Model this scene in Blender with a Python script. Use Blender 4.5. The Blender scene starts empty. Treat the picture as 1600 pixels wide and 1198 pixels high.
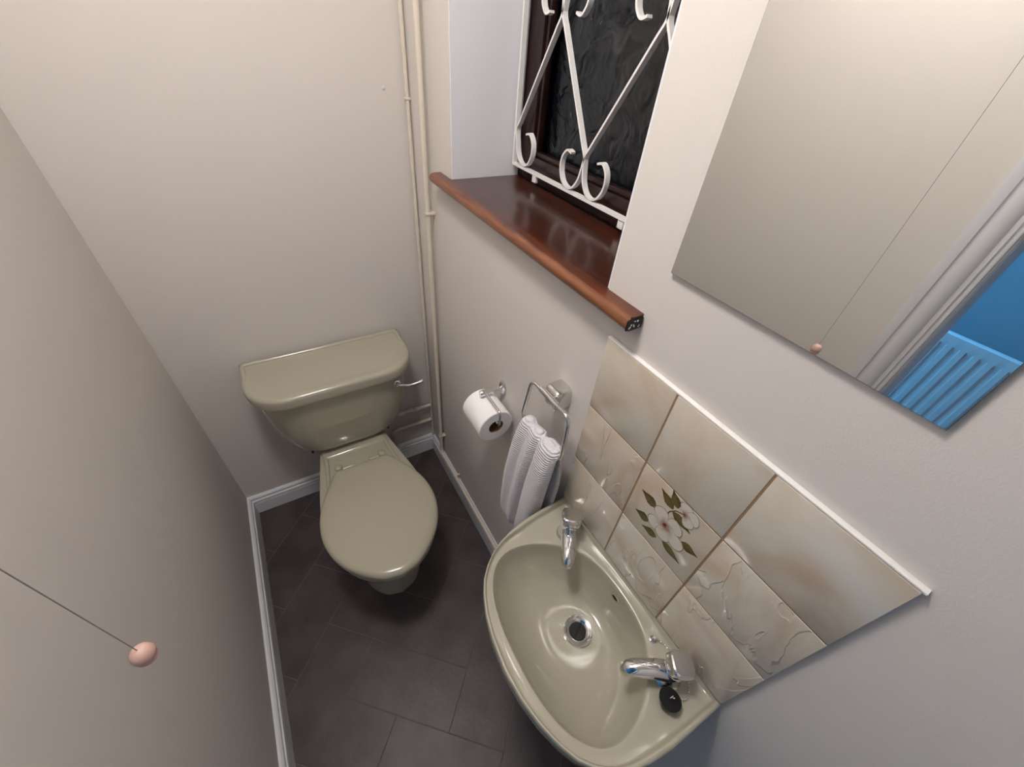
import bpy, bmesh, math, random
from mathutils import Vector, Matrix
from mathutils.bvhtree import BVHTree
random.seed(7)
S = bpy.context.scene
C = S.collection
PI = math.pi

# ------------------------------------------------------------------ camera
R = ((0.8611244254, -0.5025628824, 0.0767806822),
     (0.2827914644, 0.5990067999, 0.7491460747),
     (-0.4224851614, -0.6233950616, 0.6579398799))
cam_d = bpy.data.cameras.new('camera')
cam = bpy.data.objects.new('camera', cam_d); C.objects.link(cam)
m = Matrix([list(r) for r in R]).transposed().to_4x4()
m.translation = Vector((-0.43890, -0.37475, 1.60606))
cam.matrix_world = m
cam_d.sensor_width = 36.0; cam_d.sensor_fit = 'HORIZONTAL'
cam_d.lens = 632.575 / 1600 * 36.0
cam_d.clip_start = 0.02
S.camera = cam
# ------------------------------------------------------------------ world (night outside) and exposure
w = bpy.data.worlds.new('world'); S.world = w; w.use_nodes = True
w.node_tree.nodes['Background'].inputs[0].default_value = (0.004, 0.005, 0.007, 1)
w.node_tree.nodes['Background'].inputs[1].default_value = 1.0
S.view_settings.view_transform = 'Standard'
S.view_settings.look = 'None'
S.view_settings.gamma = 1.0
S.view_settings.use_curve_mapping = False
S.view_settings.exposure = 0.0
LAMP = dict(pos=(-0.47, 0.10, 2.30), color=(1.0, 0.95, 0.905), strength=84.0)
HALL = dict(pos=(-1.18, 0.80, 2.36), color=(0.15, 0.55, 1.0), strength=165.0)

# ------------------------------------------------------------------ materials
def srgb(r, g, b):
    f = lambda c: (c/255/12.92) if c/255 <= .04045 else ((c/255+.055)/1.055)**2.4
    return (f(r), f(g), f(b), 1)
def mat(name, col, rough=.5, metal=0, spec=.5, coat=0, bump=None, mix=None, sheen=0):
    """bump=(scale,strength,detail); mix=(colour2, scale, detail, lo, hi, stretch)"""
    M = bpy.data.materials.new(name); M.use_nodes = True
    nt = M.node_tree; N = nt.nodes; L = nt.links
    p = N['Principled BSDF']
    p.inputs['Base Color'].default_value = col
    p.inputs['Roughness'].default_value = rough
    p.inputs['Metallic'].default_value = metal
    p.inputs['Specular IOR Level'].default_value = spec
    p.inputs['Coat Weight'].default_value = coat
    p.inputs['Coat Roughness'].default_value = .06
    if sheen: p.inputs['Sheen Weight'].default_value = sheen
    tc = N.new('ShaderNodeTexCoord')
    if mix:
        c2, sc, det, lo, hi, stretch = mix
        mp = N.new('ShaderNodeMapping'); mp.inputs['Scale'].default_value = stretch
        L.new(tc.outputs['Object'], mp.inputs[0])
        n = N.new('ShaderNodeTexNoise'); n.inputs['Scale'].default_value = sc; n.inputs['Detail'].default_value = det
        L.new(mp.outputs[0], n.inputs['Vector'])
        r = N.new('ShaderNodeMapRange'); r.inputs[1].default_value = lo; r.inputs[2].default_value = hi
        L.new(n.outputs[0], r.inputs[0])
        x = N.new('ShaderNodeMix'); x.data_type = 'RGBA'
        x.inputs[6].default_value = col; x.inputs[7].default_value = c2
        L.new(r.outputs[0], x.inputs[0]); L.new(x.outputs[2], p.inputs['Base Color'])
    if bump:
        n = N.new('ShaderNodeTexNoise'); n.inputs['Scale'].default_value = bump[0]; n.inputs['Detail'].default_value = bump[2]
        L.new(tc.outputs['Object'], n.inputs['Vector'])
        b = N.new('ShaderNodeBump'); b.inputs['Strength'].default_value = bump[1]; b.inputs['Distance'].default_value = .002
        L.new(n.outputs[0], b.inputs['Height']); L.new(b.outputs[0], p.inputs['Normal'])
    return M
MW = mat('magnolia_wall_paint', srgb(212, 206, 201), .75, spec=.3, bump=(420, .12, 3))
MREV = mat('white_reveal_paint', srgb(226, 226, 232), .7, spec=.3, bump=(400, .12, 3))
MCEIL = mat('ceiling_paint', srgb(222, 220, 216), .85, spec=.2)
MSK = mat('white_gloss_skirting', srgb(226, 228, 233), .3, bump=(90, .05, 2))
MARC = mat('white_satin_architrave', srgb(205, 205, 210), .4)
MPIPE = mat('painted_pipe', srgb(212, 202, 188), .45, bump=(300, .04, 2))
MCER = mat('sage_ceramic', srgb(171, 166, 150), .12, spec=.5, coat=.5)
MSEAT = mat('sage_plastic', srgb(170, 164, 147), .2, spec=.5)
MCHR = mat('chrome', (.80, .80, .82, 1), .07, metal=1)
MBRUSH = mat('brushed_chrome', (.72, .71, .69, 1), .18, metal=1)
MGROUT = mat('grout', srgb(150, 122, 92), .8, bump=(300, .2, 2))
MWHITE = mat('white_enamel', srgb(232, 230, 228), .35)
MPAPER = mat('tissue_paper', srgb(245, 243, 243), .95, spec=.1, bump=(700, .3, 2))
MCARD = mat('cardboard', srgb(120, 96, 72), .9, spec=.1)
MRUB = mat('black_rubber', srgb(20, 20, 23), .35)
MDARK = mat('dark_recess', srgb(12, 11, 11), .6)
MBEAD = mat('pink_plastic', srgb(206, 168, 158), .4, bump=(60, .1, 2))
MCORD = mat('grey_cord', srgb(160, 152, 146), .8)
MFT = mat('floor_slate', srgb(62, 53, 56), .42, spec=.4, bump=(70, .25, 6),
          mix=(srgb(84, 74, 76), 9, 8, .35, .72, (1, 1, 1)))
MJOINT = mat('floor_joint', srgb(108, 96, 94), .8)
MHALL = mat('hall_blue_paint', srgb(150, 172, 186), .8, spec=.2)
MHFLOOR = mat('hall_carpet', srgb(74, 70, 68), .95, spec=.1, bump=(500, .5, 2))
MRAD = mat('radiator_enamel', srgb(232, 238, 245), .35)

def wood(name, c1, c2, rough, coat, axis_scale):
    M = bpy.data.materials.new(name); M.use_nodes = True
    nt = M.node_tree; N = nt.nodes; L = nt.links; p = N['Principled BSDF']
    tc = N.new('ShaderNodeTexCoord'); mp = N.new('ShaderNodeMapping'); mp.inputs['Scale'].default_value = axis_scale
    L.new(tc.outputs['Object'], mp.inputs[0])
    n = N.new('ShaderNodeTexNoise'); n.inputs['Scale'].default_value = 6; n.inputs['Detail'].default_value = 7; n.inputs['Distortion'].default_value = .6
    L.new(mp.outputs[0], n.inputs['Vector'])
    r = N.new('ShaderNodeValToRGB'); r.color_ramp.elements[0].position = .3; r.color_ramp.elements[0].color = c1
    r.color_ramp.elements[1].position = .7; r.color_ramp.elements[1].color = c2
    L.new(n.outputs[0], r.inputs[0]); L.new(r.outputs[0], p.inputs['Base Color'])
    p.inputs['Roughness'].default_value = rough; p.inputs['Coat Weight'].default_value = coat; p.inputs['Coat Roughness'].default_value = .12
    b = N.new('ShaderNodeBump'); b.inputs['Strength'].default_value = .15; b.inputs['Distance'].default_value = .001
    L.new(n.outputs[0], b.inputs['Height']); L.new(b.outputs[0], p.inputs['Normal'])
    return M
MWOOD = wood('mahogany_sill', srgb(36, 14, 8), srgb(70, 29, 14), .28, .35, (10, 1, 10))
MNOSE = wood('worn_mahogany_nosing', srgb(58, 27, 15), srgb(96, 46, 24), .34, .3, (14, 1.2, 14))
def worn_edge(M):
    nt = M.node_tree; N = nt.nodes; L = nt.links; p = N['Principled BSDF']
    src = p.inputs['Base Color'].links[0].from_socket
    tc = N.new('ShaderNodeTexCoord'); sx = N.new('ShaderNodeSeparateXYZ'); L.new(tc.outputs['Object'], sx.inputs[0])
    n = N.new('ShaderNodeTexNoise'); n.inputs['Scale'].default_value = 22; n.inputs['Detail'].default_value = 5
    L.new(tc.outputs['Object'], n.inputs['Vector'])
    a = N.new('ShaderNodeMath'); a.operation = 'MULTIPLY_ADD'; a.inputs[1].default_value = .022
    L.new(n.outputs[0], a.inputs[0]); L.new(sx.outputs[0], a.inputs[2])
    r = N.new('ShaderNodeMapRange'); r.inputs[1].default_value = -.006; r.inputs[2].default_value = -.018
    L.new(a.outputs[0], r.inputs[0])
    x = N.new('ShaderNodeMix'); x.data_type = 'RGBA'; x.inputs[7].default_value = srgb(128, 78, 46)
    n3 = N.new('ShaderNodeTexNoise'); n3.inputs['Scale'].default_value = 9; n3.inputs['Detail'].default_value = 6
    mp3 = N.new('ShaderNodeMapping'); mp3.inputs['Scale'].default_value = (16, 1, 16); L.new(tc.outputs['Object'], mp3.inputs[0]); L.new(mp3.outputs[0], n3.inputs['Vector'])
    r3 = N.new('ShaderNodeMapRange'); r3.inputs[1].default_value = .3; r3.inputs[2].default_value = .62; r3.inputs[3].default_value = .25; L.new(n3.outputs[0], r3.inputs[0])
    m3 = N.new('ShaderNodeMath'); m3.operation = 'MULTIPLY'; L.new(r.outputs[0], m3.inputs[0]); L.new(r3.outputs[0], m3.inputs[1])
    L.new(m3.outputs[0], x.inputs[0]); L.new(src, x.inputs[6]); L.new(x.outputs[2], p.inputs['Base Color'])
worn_edge(MNOSE)
MFRAME = wood('dark_mahogany_frame', srgb(24, 8, 5), srgb(42, 14, 9), .35, .2, (10, 10, 1))

def glass_mat():
    M = bpy.data.materials.new('textured_glass'); M.use_nodes = True
    nt = M.node_tree; N = nt.nodes; L = nt.links; p = N['Principled BSDF']
    p.inputs['Base Color'].default_value = (.55, .58, .60, 1)
    p.inputs['Roughness'].default_value = .12; p.inputs['IOR'].default_value = 1.42
    p.inputs['Transmission Weight'].default_value = 1
    tc = N.new('ShaderNodeTexCoord')
    v = N.new('ShaderNodeTexNoise'); v.inputs['Scale'].default_value = 16; v.inputs['Detail'].default_value = 2; v.inputs['Distortion'].default_value = 1.4
    L.new(tc.outputs['Object'], v.inputs['Vector'])
    b = N.new('ShaderNodeBump'); b.inputs['Strength'].default_value = .5; b.inputs['Distance'].default_value = .02
    L.new(v.outputs[0], b.inputs['Height']); L.new(b.outputs[0], p.inputs['Normal'])
    return M
MGLASS = glass_mat()

def tile_mat(name, relief):
    M = bpy.data.materials.new(name); M.use_nodes = True
    nt = M.node_tree; N = nt.nodes; L = nt.links; p = N['Principled BSDF']
    tc = N.new('ShaderNodeTexCoord'); oi = N.new('ShaderNodeObjectInfo')
    ad = N.new('ShaderNodeVectorMath'); ad.operation = 'MULTIPLY_ADD'
    cx = N.new('ShaderNodeCombineXYZ')
    L.new(oi.outputs['Random'], cx.inputs[0]); L.new(oi.outputs['Random'], cx.inputs[1]); L.new(oi.outputs['Random'], cx.inputs[2])
    ad.inputs[1].default_value = (7, 5, 9)
    L.new(cx.outputs[0], ad.inputs[0]); L.new(tc.outputs['Object'], ad.inputs[2])
    n = N.new('ShaderNodeTexNoise'); n.inputs['Scale'].default_value = 7; n.inputs['Detail'].default_value = 4; n.inputs['Distortion'].default_value = 1.2
    L.new(ad.outputs[0], n.inputs['Vector'])
    r = N.new('ShaderNodeValToRGB')
    r.color_ramp.elements[0].position = .3; r.color_ramp.elements[0].color = srgb(190, 172, 153)
    r.color_ramp.elements[1].position = .68; r.color_ramp.elements[1].color = srgb(206, 202, 193)
    e = r.color_ramp.elements.new(.5); e.color = srgb(202, 192, 177)
    L.new(n.outputs[0], r.inputs[0]); L.new(r.outputs[0], p.inputs['Base Color'])
    p.inputs['Roughness'].default_value = .16; p.inputs['Coat Weight'].default_value = .3
    if relief:
        n2 = N.new('ShaderNodeTexNoise'); n2.inputs['Scale'].default_value = 9; n2.inputs['Detail'].default_value = 3; n2.inputs['Distortion'].default_value = 1.6
        mp = N.new('ShaderNodeMapping'); mp.inputs['Rotation'].default_value = (.9, 0, 0); mp.inputs['Scale'].default_value = (1, 1.8, .7)
        L.new(ad.outputs[0], mp.inputs[0]); L.new(mp.outputs[0], n2.inputs['Vector'])
        rr = N.new('ShaderNodeValToRGB')
        E = rr.color_ramp.elements
        E[0].position = .545; E[0].color = (0, 0, 0, 1); E[1].position = .63; E[1].color = (.75, .75, .75, 1)
        q = E.new(.570); q.color = (1, 1, 1, 1)
        L.new(n2.outputs[0], rr.inputs[0])
        b = N.new('ShaderNodeBump'); b.inputs['Strength'].default_value = relief; b.inputs['Distance'].default_value = .002
        L.new(rr.outputs[0], b.inputs['Height']); L.new(b.outputs[0], p.inputs['Normal'])
    return M
MTILE = tile_mat('marbled_beige_tile', 0)
MTILER = tile_mat('relief_beige_tile', .6)

def vcol_mat():
    M = bpy.data.materials.new('flower_transfer'); M.use_nodes = True
    nt = M.node_tree; p = nt.nodes['Principled BSDF']
    a = nt.nodes.new('ShaderNodeVertexColor'); a.layer_name = 'Col'
    nt.links.new(a.outputs[0], p.inputs['Base Color']); p.inputs['Roughness'].default_value = .2
    return M
MFLOWER = vcol_mat()

def towel_mat():
    M = bpy.data.materials.new('white_waffle_towel'); M.use_nodes = True
    nt = M.node_tree; N = nt.nodes; L = nt.links; p = N['Principled BSDF']
    p.inputs['Base Color'].default_value = srgb(222, 219, 224); p.inputs['Roughness'].default_value = .95
    p.inputs['Sheen Weight'].default_value = .3; p.inputs['Specular IOR Level'].default_value = .1
    tc = N.new('ShaderNodeTexCoord')
    wv = N.new('ShaderNodeTexWave'); wv.bands_direction = 'Z'; wv.inputs['Scale'].default_value = 55; wv.inputs['Distortion'].default_value = 1.2
    wv.inputs['Detail'].default_value = 2; wv.inputs['Detail Scale'].default_value = 3
    L.new(tc.outputs['Object'], wv.inputs['Vector'])
    n = N.new('ShaderNodeTexNoise'); n.inputs['Scale'].default_value = 330; n.inputs['Detail'].default_value = 2
    L.new(tc.outputs['Object'], n.inputs['Vector'])
    a = N.new('ShaderNodeMath'); a.operation = 'ADD'; L.new(wv.outputs['Fac'], a.inputs[0]); L.new(n.outputs[0], a.inputs[1])
    b = N.new('ShaderNodeBump'); b.inputs['Strength'].default_value = .8; b.inputs['Distance'].default_value = .003
    L.new(a.outputs[0], b.inputs['Height']); L.new(b.outputs[0], p.inputs['Normal'])
    return M
MTOWEL = towel_mat()

def mirror_mat():
    M = mat('mirror_silver', (.90, .91, .89, 1), .0, metal=1)
    return M
MMIR = mirror_mat()
MMEDGE = mat('mirror_glass_edge', srgb(120, 128, 118), .15)
def emit(name, col, st):
    M = bpy.data.materials.new(name); M.use_nodes = True
    p = M.node_tree.nodes['Principled BSDF']
    p.inputs['Base Color'].default_value = (.8, .8, .8, 1)
    p.inputs['Emission Color'].default_value = (*col, 1); p.inputs['Emission Strength'].default_value = st
    return M
MLAMP = emit('lamp_glow', LAMP['color'], LAMP['strength'])
MHLAMP = emit('hall_lamp_glow', HALL['color'], HALL['strength'])

# ------------------------------------------------------------------ mesh helpers
def mesh_obj(name, verts, faces, material, parent=None, smooth=None, kind=None):
    me = bpy.data.meshes.new(name)
    me.from_pydata([tuple(v) for v in verts], [], faces); me.validate()
    bm = bmesh.new(); bm.from_mesh(me); bmesh.ops.recalc_face_normals(bm, faces=bm.faces); bm.to_mesh(me); bm.free()
    return link(name, me, material, parent, smooth, kind)
def link(name, me, material, parent=None, smooth=None, kind=None):
    if smooth is not None:
        me.shade_smooth(); me.set_sharp_from_angle(angle=math.radians(smooth))
    o = bpy.data.objects.new(name, me); C.objects.link(o)
    if material: me.materials.append(material)
    if parent:
        o.parent = parent; o.matrix_parent_inverse = Matrix.Translation(-parent.location)
    if kind: o['kind'] = kind
    return o
def bm_obj(name, bm, material, parent=None, smooth=None, kind=None):
    bmesh.ops.recalc_face_normals(bm, faces=bm.faces)
    me = bpy.data.meshes.new(name); bm.to_mesh(me); bm.free()
    return link(name, me, material, parent, smooth, kind)
def thing(name, label, cat, loc=(0, 0, 0), group=None):
    o = bpy.data.objects.new(name, None); C.objects.link(o); o.location = loc
    o.empty_display_size = .03
    if label: o['label'] = label
    if cat: o['category'] = cat
    if group: o['group'] = group
    return o
def tag(o, label, cat, group=None):
    o['label'] = label; o['category'] = cat
    if group: o['group'] = group
    return o
def struct(o, label=None, cat=None):
    o['kind'] = 'structure'
    if label: o['label'] = label
    if cat: o['category'] = cat
    return o
def part(o, label): o['label'] = label; return o
def add_box(bm, x0, x1, y0, y1, z0, z1, bevel=0, seg=2):
    b = bmesh.new()
    vs = [b.verts.new((x, y, z)) for x in (x0, x1) for y in (y0, y1) for z in (z0, z1)]
    for f in ((0,1,3,2), (4,6,7,5), (0,4,5,1), (2,3,7,6), (0,2,6,4), (1,5,7,3)): b.faces.new([vs[i] for i in f])
    if bevel: bmesh.ops.bevel(b, geom=list(b.edges), offset=bevel, segments=seg, profile=.5, affect='EDGES')
    t = bpy.data.meshes.new('t'); b.to_mesh(t); b.free(); bm.from_mesh(t); bpy.data.meshes.remove(t)
def box(name, x0, x1, y0, y1, z0, z1, material, parent=None, bevel=0, seg=2, smooth=None):
    bm = bmesh.new(); add_box(bm, x0, x1, y0, y1, z0, z1, bevel, seg)
    return bm_obj(name, bm, material, parent, smooth if smooth is not None else (40 if bevel else None))
def fillet(pts, r, n=6):
    P = [Vector(p) for p in pts]; out = [P[0]]
    for a, b, c in zip(P, P[1:], P[2:]):
        u = (a-b).normalized(); v = (c-b).normalized()
        ang = u.angle(v)
        if ang > PI-.01: out.append(b); continue
        t = min(r/math.tan(ang/2), (a-b).length*.49, (c-b).length*.49)
        p0 = b+u*t; p1 = b+v*t
        rr = t*math.tan(ang/2); cen = b+(u+v).normalized()*(rr/math.sin(ang/2))
        for k in range(n+1):
            s = k/n; q = (p0-cen).normalized().slerp((p1-cen).normalized(), s)
            out.append(cen+q*rr)
    out.append(P[-1]); return out
def tube(name, pts, r, material, parent=None, seg=12, closed=False, bend=0, smooth=40):
    if bend: pts = fillet(pts, bend)
    P = [Vector(p) for p in pts]; n = len(P)
    rad = r if isinstance(r, (list, tuple)) else [r]*n
    T = []
    for i in range(n):
        if closed: t = P[(i+1) % n]-P[i-1]
        else: t = P[min(i+1, n-1)]-P[max(i-1, 0)]
        T.append(t.normalized())
    up = Vector((0, 0, 1)) if abs(T[0].z) < .9 else Vector((1, 0, 0))
    nrm = (up-T[0]*up.dot(T[0])).normalized()
    V = []; F = []
    for i in range(n):
        if i:
            nrm = T[i-1].rotation_difference(T[i]) @ nrm
        nrm = (nrm-T[i]*nrm.dot(T[i])).normalized(); bi = T[i].cross(nrm)
        for k in range(seg):
            a = 2*PI*k/seg; V.append(P[i]+(nrm*math.cos(a)+bi*math.sin(a))*rad[i])
    m_ = n if closed else n-1
    for i in range(m_):
        j = (i+1) % n
        for k in range(seg):
            F.append((i*seg+k, i*seg+(k+1) % seg, j*seg+(k+1) % seg, j*seg+k))
    if not closed:
        F.append(tuple(range(seg))[::-1]); F.append(tuple((n-1)*seg+k for k in range(seg)))
    return mesh_obj(name, V, F, material, parent, smooth)
def lathe(name, prof, origin, axis, material, parent=None, seg=32, smooth=40, capped=True):
    """prof: (radius, height along axis)"""
    ax = Vector(axis).normalized(); o = Vector(origin)
    a = ax.orthogonal().normalized(); b = ax.cross(a)
    V = []; F = []
    for r, h in prof:
        for k in range(seg):
            t = 2*PI*k/seg; V.append(o+ax*h+(a*math.cos(t)+b*math.sin(t))*r)
    for i in range(len(prof)-1):
        for k in range(seg):
            F.append((i*seg+k, i*seg+(k+1) % seg, (i+1)*seg+(k+1) % seg, (i+1)*seg+k))
    if capped:
        F.append(tuple(range(seg))[::-1]); F.append(tuple((len(prof)-1)*seg+k for k in range(seg)))
    return mesh_obj(name, V, F, material, parent, smooth)
def loft(name, rings, material, parent=None, smooth=40, cap0=True, cap1=True, sub=0):
    n = len(rings[0]); V = [v for r in rings for v in r]; F = []
    for i in range(len(rings)-1):
        for k in range(n):
            F.append((i*n+k, i*n+(k+1) % n, (i+1)*n+(k+1) % n, (i+1)*n+k))
    if cap0: F.append(tuple(range(n))[::-1])
    if cap1: F.append(tuple((len(rings)-1)*n+k for k in range(n)))
    o = mesh_obj(name, V, F, material, parent, smooth)
    if sub:
        md = o.modifiers.new('smooth', 'SUBSURF'); md.levels = sub; md.render_levels = sub
    return o
def interp(x, pts):
    if x <= pts[0][0]: return pts[0][1]
    for (a, b), (c, d) in zip(pts, pts[1:]):
        if x <= c: return b+(d-b)*(x-a)/(c-a)
    return pts[-1][1]
def smoothpts(pts, n=8):
    """Catmull-Rom through 2-D/3-D points"""
    P = [Vector(p) for p in pts]; out = []
    for i in range(len(P)-1):
        p0 = P[max(i-1, 0)]; p1 = P[i]; p2 = P[i+1]; p3 = P[min(i+2, len(P)-1)]
        for k in range(n):
            t = k/n
            out.append(.5*((2*p1)+(p2-p0)*t+(2*p0-5*p1+4*p2-p3)*t*t+(3*p1-p0-3*p2+p3)*t**3))
    out.append(P[-1]); return out

# ------------------------------------------------------------------ the room
W, D, NEAR, H = 0.802, 0.907, -1.15, 2.31
WY0, WY1, SILL, WTOP = 0.032, 0.633, 1.312, 2.10        # window opening
DY0, DY1, DTOP = -0.985, -0.219, 2.02                   # doorway in the left wall
def wallbox(name, *boxes, material=MW):
    bm = bmesh.new()
    for b in boxes: add_box(bm, *b)
    return struct(bm_obj(name, bm, material))
wallbox('wall_right', (0, .26, NEAR-.1, WY0, 0, H), (0, .26, WY1, D+.1, 0, H),
        (0, .26, WY0, WY1, 0, SILL-.024), (0, .26, WY0, WY1, WTOP, H))
wb = wallbox('wall_back', (-W-.1, 0, D, D+.1, 0, H))
wallbox('wall_left', (-W-.1, -W, DY1, D, 0, H), (-W-.1, -W, NEAR-.1, DY0, 0, H), (-W-.1, -W, DY0, DY1, DTOP, H))
wallbox('wall_front', (-W, 0, NEAR-.1, NEAR, 0, H))
struct(box('ceiling', -W-.1, .26, NEAR-.1, D+.1, H, H+.06, MCEIL))
# painted reveal linings of the window opening
struct(box('trim_1', .0015, .19, WY1-.004, WY1, SILL+.0005, WTOP-.004, MREV))
struct(box('trim_2', .0015, .19, WY0, WY0+.004, SILL+.0005, WTOP-.004, MREV))
struct(box('trim_3', .0015, .19, WY0, WY1, WTOP-.004, WTOP, MREV))
# a filled screw hole on the back wall
lathe('screw_plug', [(.0045, 0), (.004, .0015), (.0015, .0022)], (-.066, D, 1.464), (0, -1, 0), MW, wb, 12)

# floor: slab, and rectangular slabs laid in a herringbone at 45 degrees
fl = struct(box('floor', -W-.1, .26, NEAR-.1, D+.1, -.06, -.0009, MJOINT))
ux = Vector((.12222, -.11936)).normalized(); vx = Vector((-ux.y, ux.x)); U = .1695; org = Vector((-.6275, .0865))
FX0, FX1, FY0, FY1 = -W+.002, -.002, NEAR+.002, D-.002
def clip(poly):
    for ax, lim, sg in ((0, FX0, 1), (0, FX1, -1), (1, FY0, 1), (1, FY1, -1)):
        out = []
        for i in range(len(poly)):
            a, b = poly[i-1], poly[i]; da = (a[ax]-lim)*sg; db = (b[ax]-lim)*sg
            if da >= 0: 
                if db < 0: out.append(a.lerp(b, da/(da-db)))
                else: out.append(b)
            elif db >= 0:
                out.append(a.lerp(b, da/(da-db))); out.append(b)
        poly = out
        if len(poly) < 3: return []
    return poly
g = .0011
for i in range(-14, 15):
    for j in range(-14, 15):
        s = (i+j) % 4
        if s == 0: wd, ht = 2, 1
        elif s == 2: wd, ht = 1, 2
        else: continue
        cs = [(i*U+g, j*U+g), ((i+wd)*U-g, j*U+g), ((i+wd)*U-g, (j+ht)*U-g), (i*U+g, (j+ht)*U-g)]
        poly = clip([org+ux*a+vx*b for a, b in cs])
        if len(poly) < 3: continue
        ar = abs(sum(poly[k-1].cross(poly[k]) if False else poly[k-1].x*poly[k].y-poly[k-1].y*poly[k].x for k in range(len(poly))))/2
        if ar < .0006: continue
        c = sum(poly, Vector((0, 0)))/len(poly); n = len(poly)
        V = [(p.x, p.y, -.0012) for p in poly]+[(p.x, p.y, -.0003) for p in poly]
        V += [((p+(c-p).normalized()*.0008).x, (p+(c-p).normalized()*.0008).y, 0) for p in poly]
        F = [tuple(range(2*n, 3*n))]
        for k in range(n):
            q = (k+1) % n; F += [(k, q, n+q, n+k), (n+k, n+q, 2*n+q, 2*n+k)]
        mesh_obj('floor_slab', V, F, MFT, fl)

# skirting boards (moulded top), mitred
SKP = [(0, 0), (.0150, 0), (.0150, .061), (.0112, .064), (.0112, .0675), (.0165, .071), (.0165, .075), (.0155, .079), (.0100, .0815), (.0095, .0855), (.0130, .089), (.0130, .093), (.0105, .098), (.0060, .101), (0, .101)]
def skirting(name, a, b, nrm, m0, m1):
    a = Vector(a); b = Vector(b); nrm = Vector(nrm); d = (b-a).normalized(); V = []; F = []; n = len(SKP)
    for t, z in SKP: p = a+nrm*t+d*(t*m0); V.append((p.x, p.y, z+.0003))
    for t, z in SKP: p = b+nrm*t-d*(t*m1); V.append((p.x, p.y, z+.0003))
    for k in range(n): F.append((k, (k+1) % n, n+(k+1) % n, n+k))
    F += [tuple(range(n)), tuple(range(n, 2*n))]
    return struct(mesh_obj(name, V, F, MSK, None, 30))
skirting('baseboard_left', (-W, DY1+.09), (-W, D), (1, 0), 0, 1)
skirting('baseboard_back', (-W, D), (0, D), (0, -1), 1, 1)
skirting('baseboard_right', (0, D), (0, NEAR), (-1, 0), 1, 0)

# doorway: lining and moulded architrave
door = thing('door_1', None, None, (-W, DY1, 0)); door['kind'] = 'structure'
ARP = [(0, 0), (0, .014), (.003, .016), (.020, .016), (.022, .012), (.025, .012), (.028, .017), (.036, .021), (.046, .021), (.054, .017), (.058, .012), (.061, .0125), (.0635, .016), (.0665, .0165), (.069, .0125), (.0715, .013), (.074, .0155), (.077, .015), (.079, .010), (.081, .009), (.081, 0)]
def arch(name, yo, sgn, z0, z1, mit):
    n = len(ARP); V = []; F = []
    for a, t in ARP: V.append((-W+t, yo+sgn*a, z0))
    for a, t in ARP: V.append((-W+t, yo+sgn*a, z1-a*mit))
    for k in range(n): F.append((k, (k+1) % n, n+(k+1) % n, n+k))
    F += [tuple(range(n)), tuple(range(n, 2*n))]
    return mesh_obj(name, V, F, MARC, door, 35)
arch('architrave', -.139, -1, 0, DTOP+.08, 1)
arch('architrave', DY0-.08, 1, 0, DTOP+.08, 1)
n = len(ARP); V = []; F = []
for a, t in ARP: V.append((-W+t, -.139-a, DTOP+.08-a))
for a, t in ARP: V.append((-W+t, DY0-.08+a, DTOP+.08-a))
for k in range(n): F.append((k, (k+1) % n, n+(k+1) % n, n+k))
F += [tuple(range(n)), tuple(range(n, 2*n))]
mesh_obj('architrave', V, F, MARC, door, 35)
box('door_lining', -W-.102, -W, DY1-.003, DY1, 0, DTOP, MARC, door)
box('door_lining', -W-.102, -W, DY0, DY0+.003, 0, DTOP, MARC, door)
box('door_lining', -W-.102, -W, DY0, DY1, DTOP-.003, DTOP, MARC, door)

# hallway beyond the doorway (seen in the mirror)
HX = -2.08
struct(box('wall_hallway', HX-.1, HX, -2.2, 1.6, 0, H, MHALL))
struct(box('wall_hallway_far', HX, -W-.1, 1.5, 1.6, 0, H, MHALL))
struct(box('wall_hallway_near', HX, -W-.1, -2.2, -2.1, 0, H, MHALL))
struct(box('floor_hallway', HX, -W-.1, -2.1, 1.5, -.06, 0, MHFLOOR))
struct(box('ceiling_hallway', HX, -W-.1, -2.1, 1.5, H, H+.06, MCEIL))
rad = thing('radiator', 'blue-tinted ribbed panel radiator reflected in the mirror beyond the doorway', 'radiator', (HX+.1, -.3, .15))
RY0, RY1, RZ0, RZ1 = -.85, .25, .15, .80
RX = -1.90                                   # front face
V = []; F = []; prof = []
npitch = int((RY1-RY0-.06)/.0455); y = RY1-.03
prof.append((RY1, 0)); prof.append((RY1-.02, 0))
for k in range(npitch):
    yy = RY1-.03-k*.0455
    prof += [(yy, 0), (yy-.012, 0), (yy-.017, -.008), (yy-.034, -.008), (yy-.039, 0)]
prof += [(RY0, 0)]
NP = len(prof)
for z, k in ((RZ0, 0), (RZ0+.055, 0), (RZ0+.075, 1), (RZ1-.065, 1), (RZ1-.045, 0), (RZ1-.004, 0), (RZ1, -.6)):
    for yy, dx in prof:
        V.append((RX+(dx if k == 1 else (-.004 if k < 0 else 0)), yy, z))
for i in range(6):
    for k in range(NP-1): F.append((i*NP+k, i*NP+k+1, (i+1)*NP+k+1, (i+1)*NP+k))
b0 = len(V)
V += [(RX-.025, RY1, RZ0), (RX-.025, RY0, RZ0), (RX-.025, RY0, RZ1), (RX-.025, RY1, RZ1)]
F += [(b0, b0+1, b0+2, b0+3)]
F += [(6*NP, b0+3, b0+2, 7*NP-1), (0, NP-1, b0+1, b0)]
F += [tuple([i*NP for i in range(7)]+[b0+3, b0]), tuple([i*NP+NP-1 for i in range(7)]+[b0+2, b0+1])]
mesh_obj('ribbed_panel', V, F, MRAD, rad, 25)
box('wall_bracket', HX+.001, RX-.024, -.68, -.62, .3, .7, MRAD, rad)
box('wall_bracket', HX+.001, RX-.024, .02, .08, .3, .7, MRAD, rad)
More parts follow.
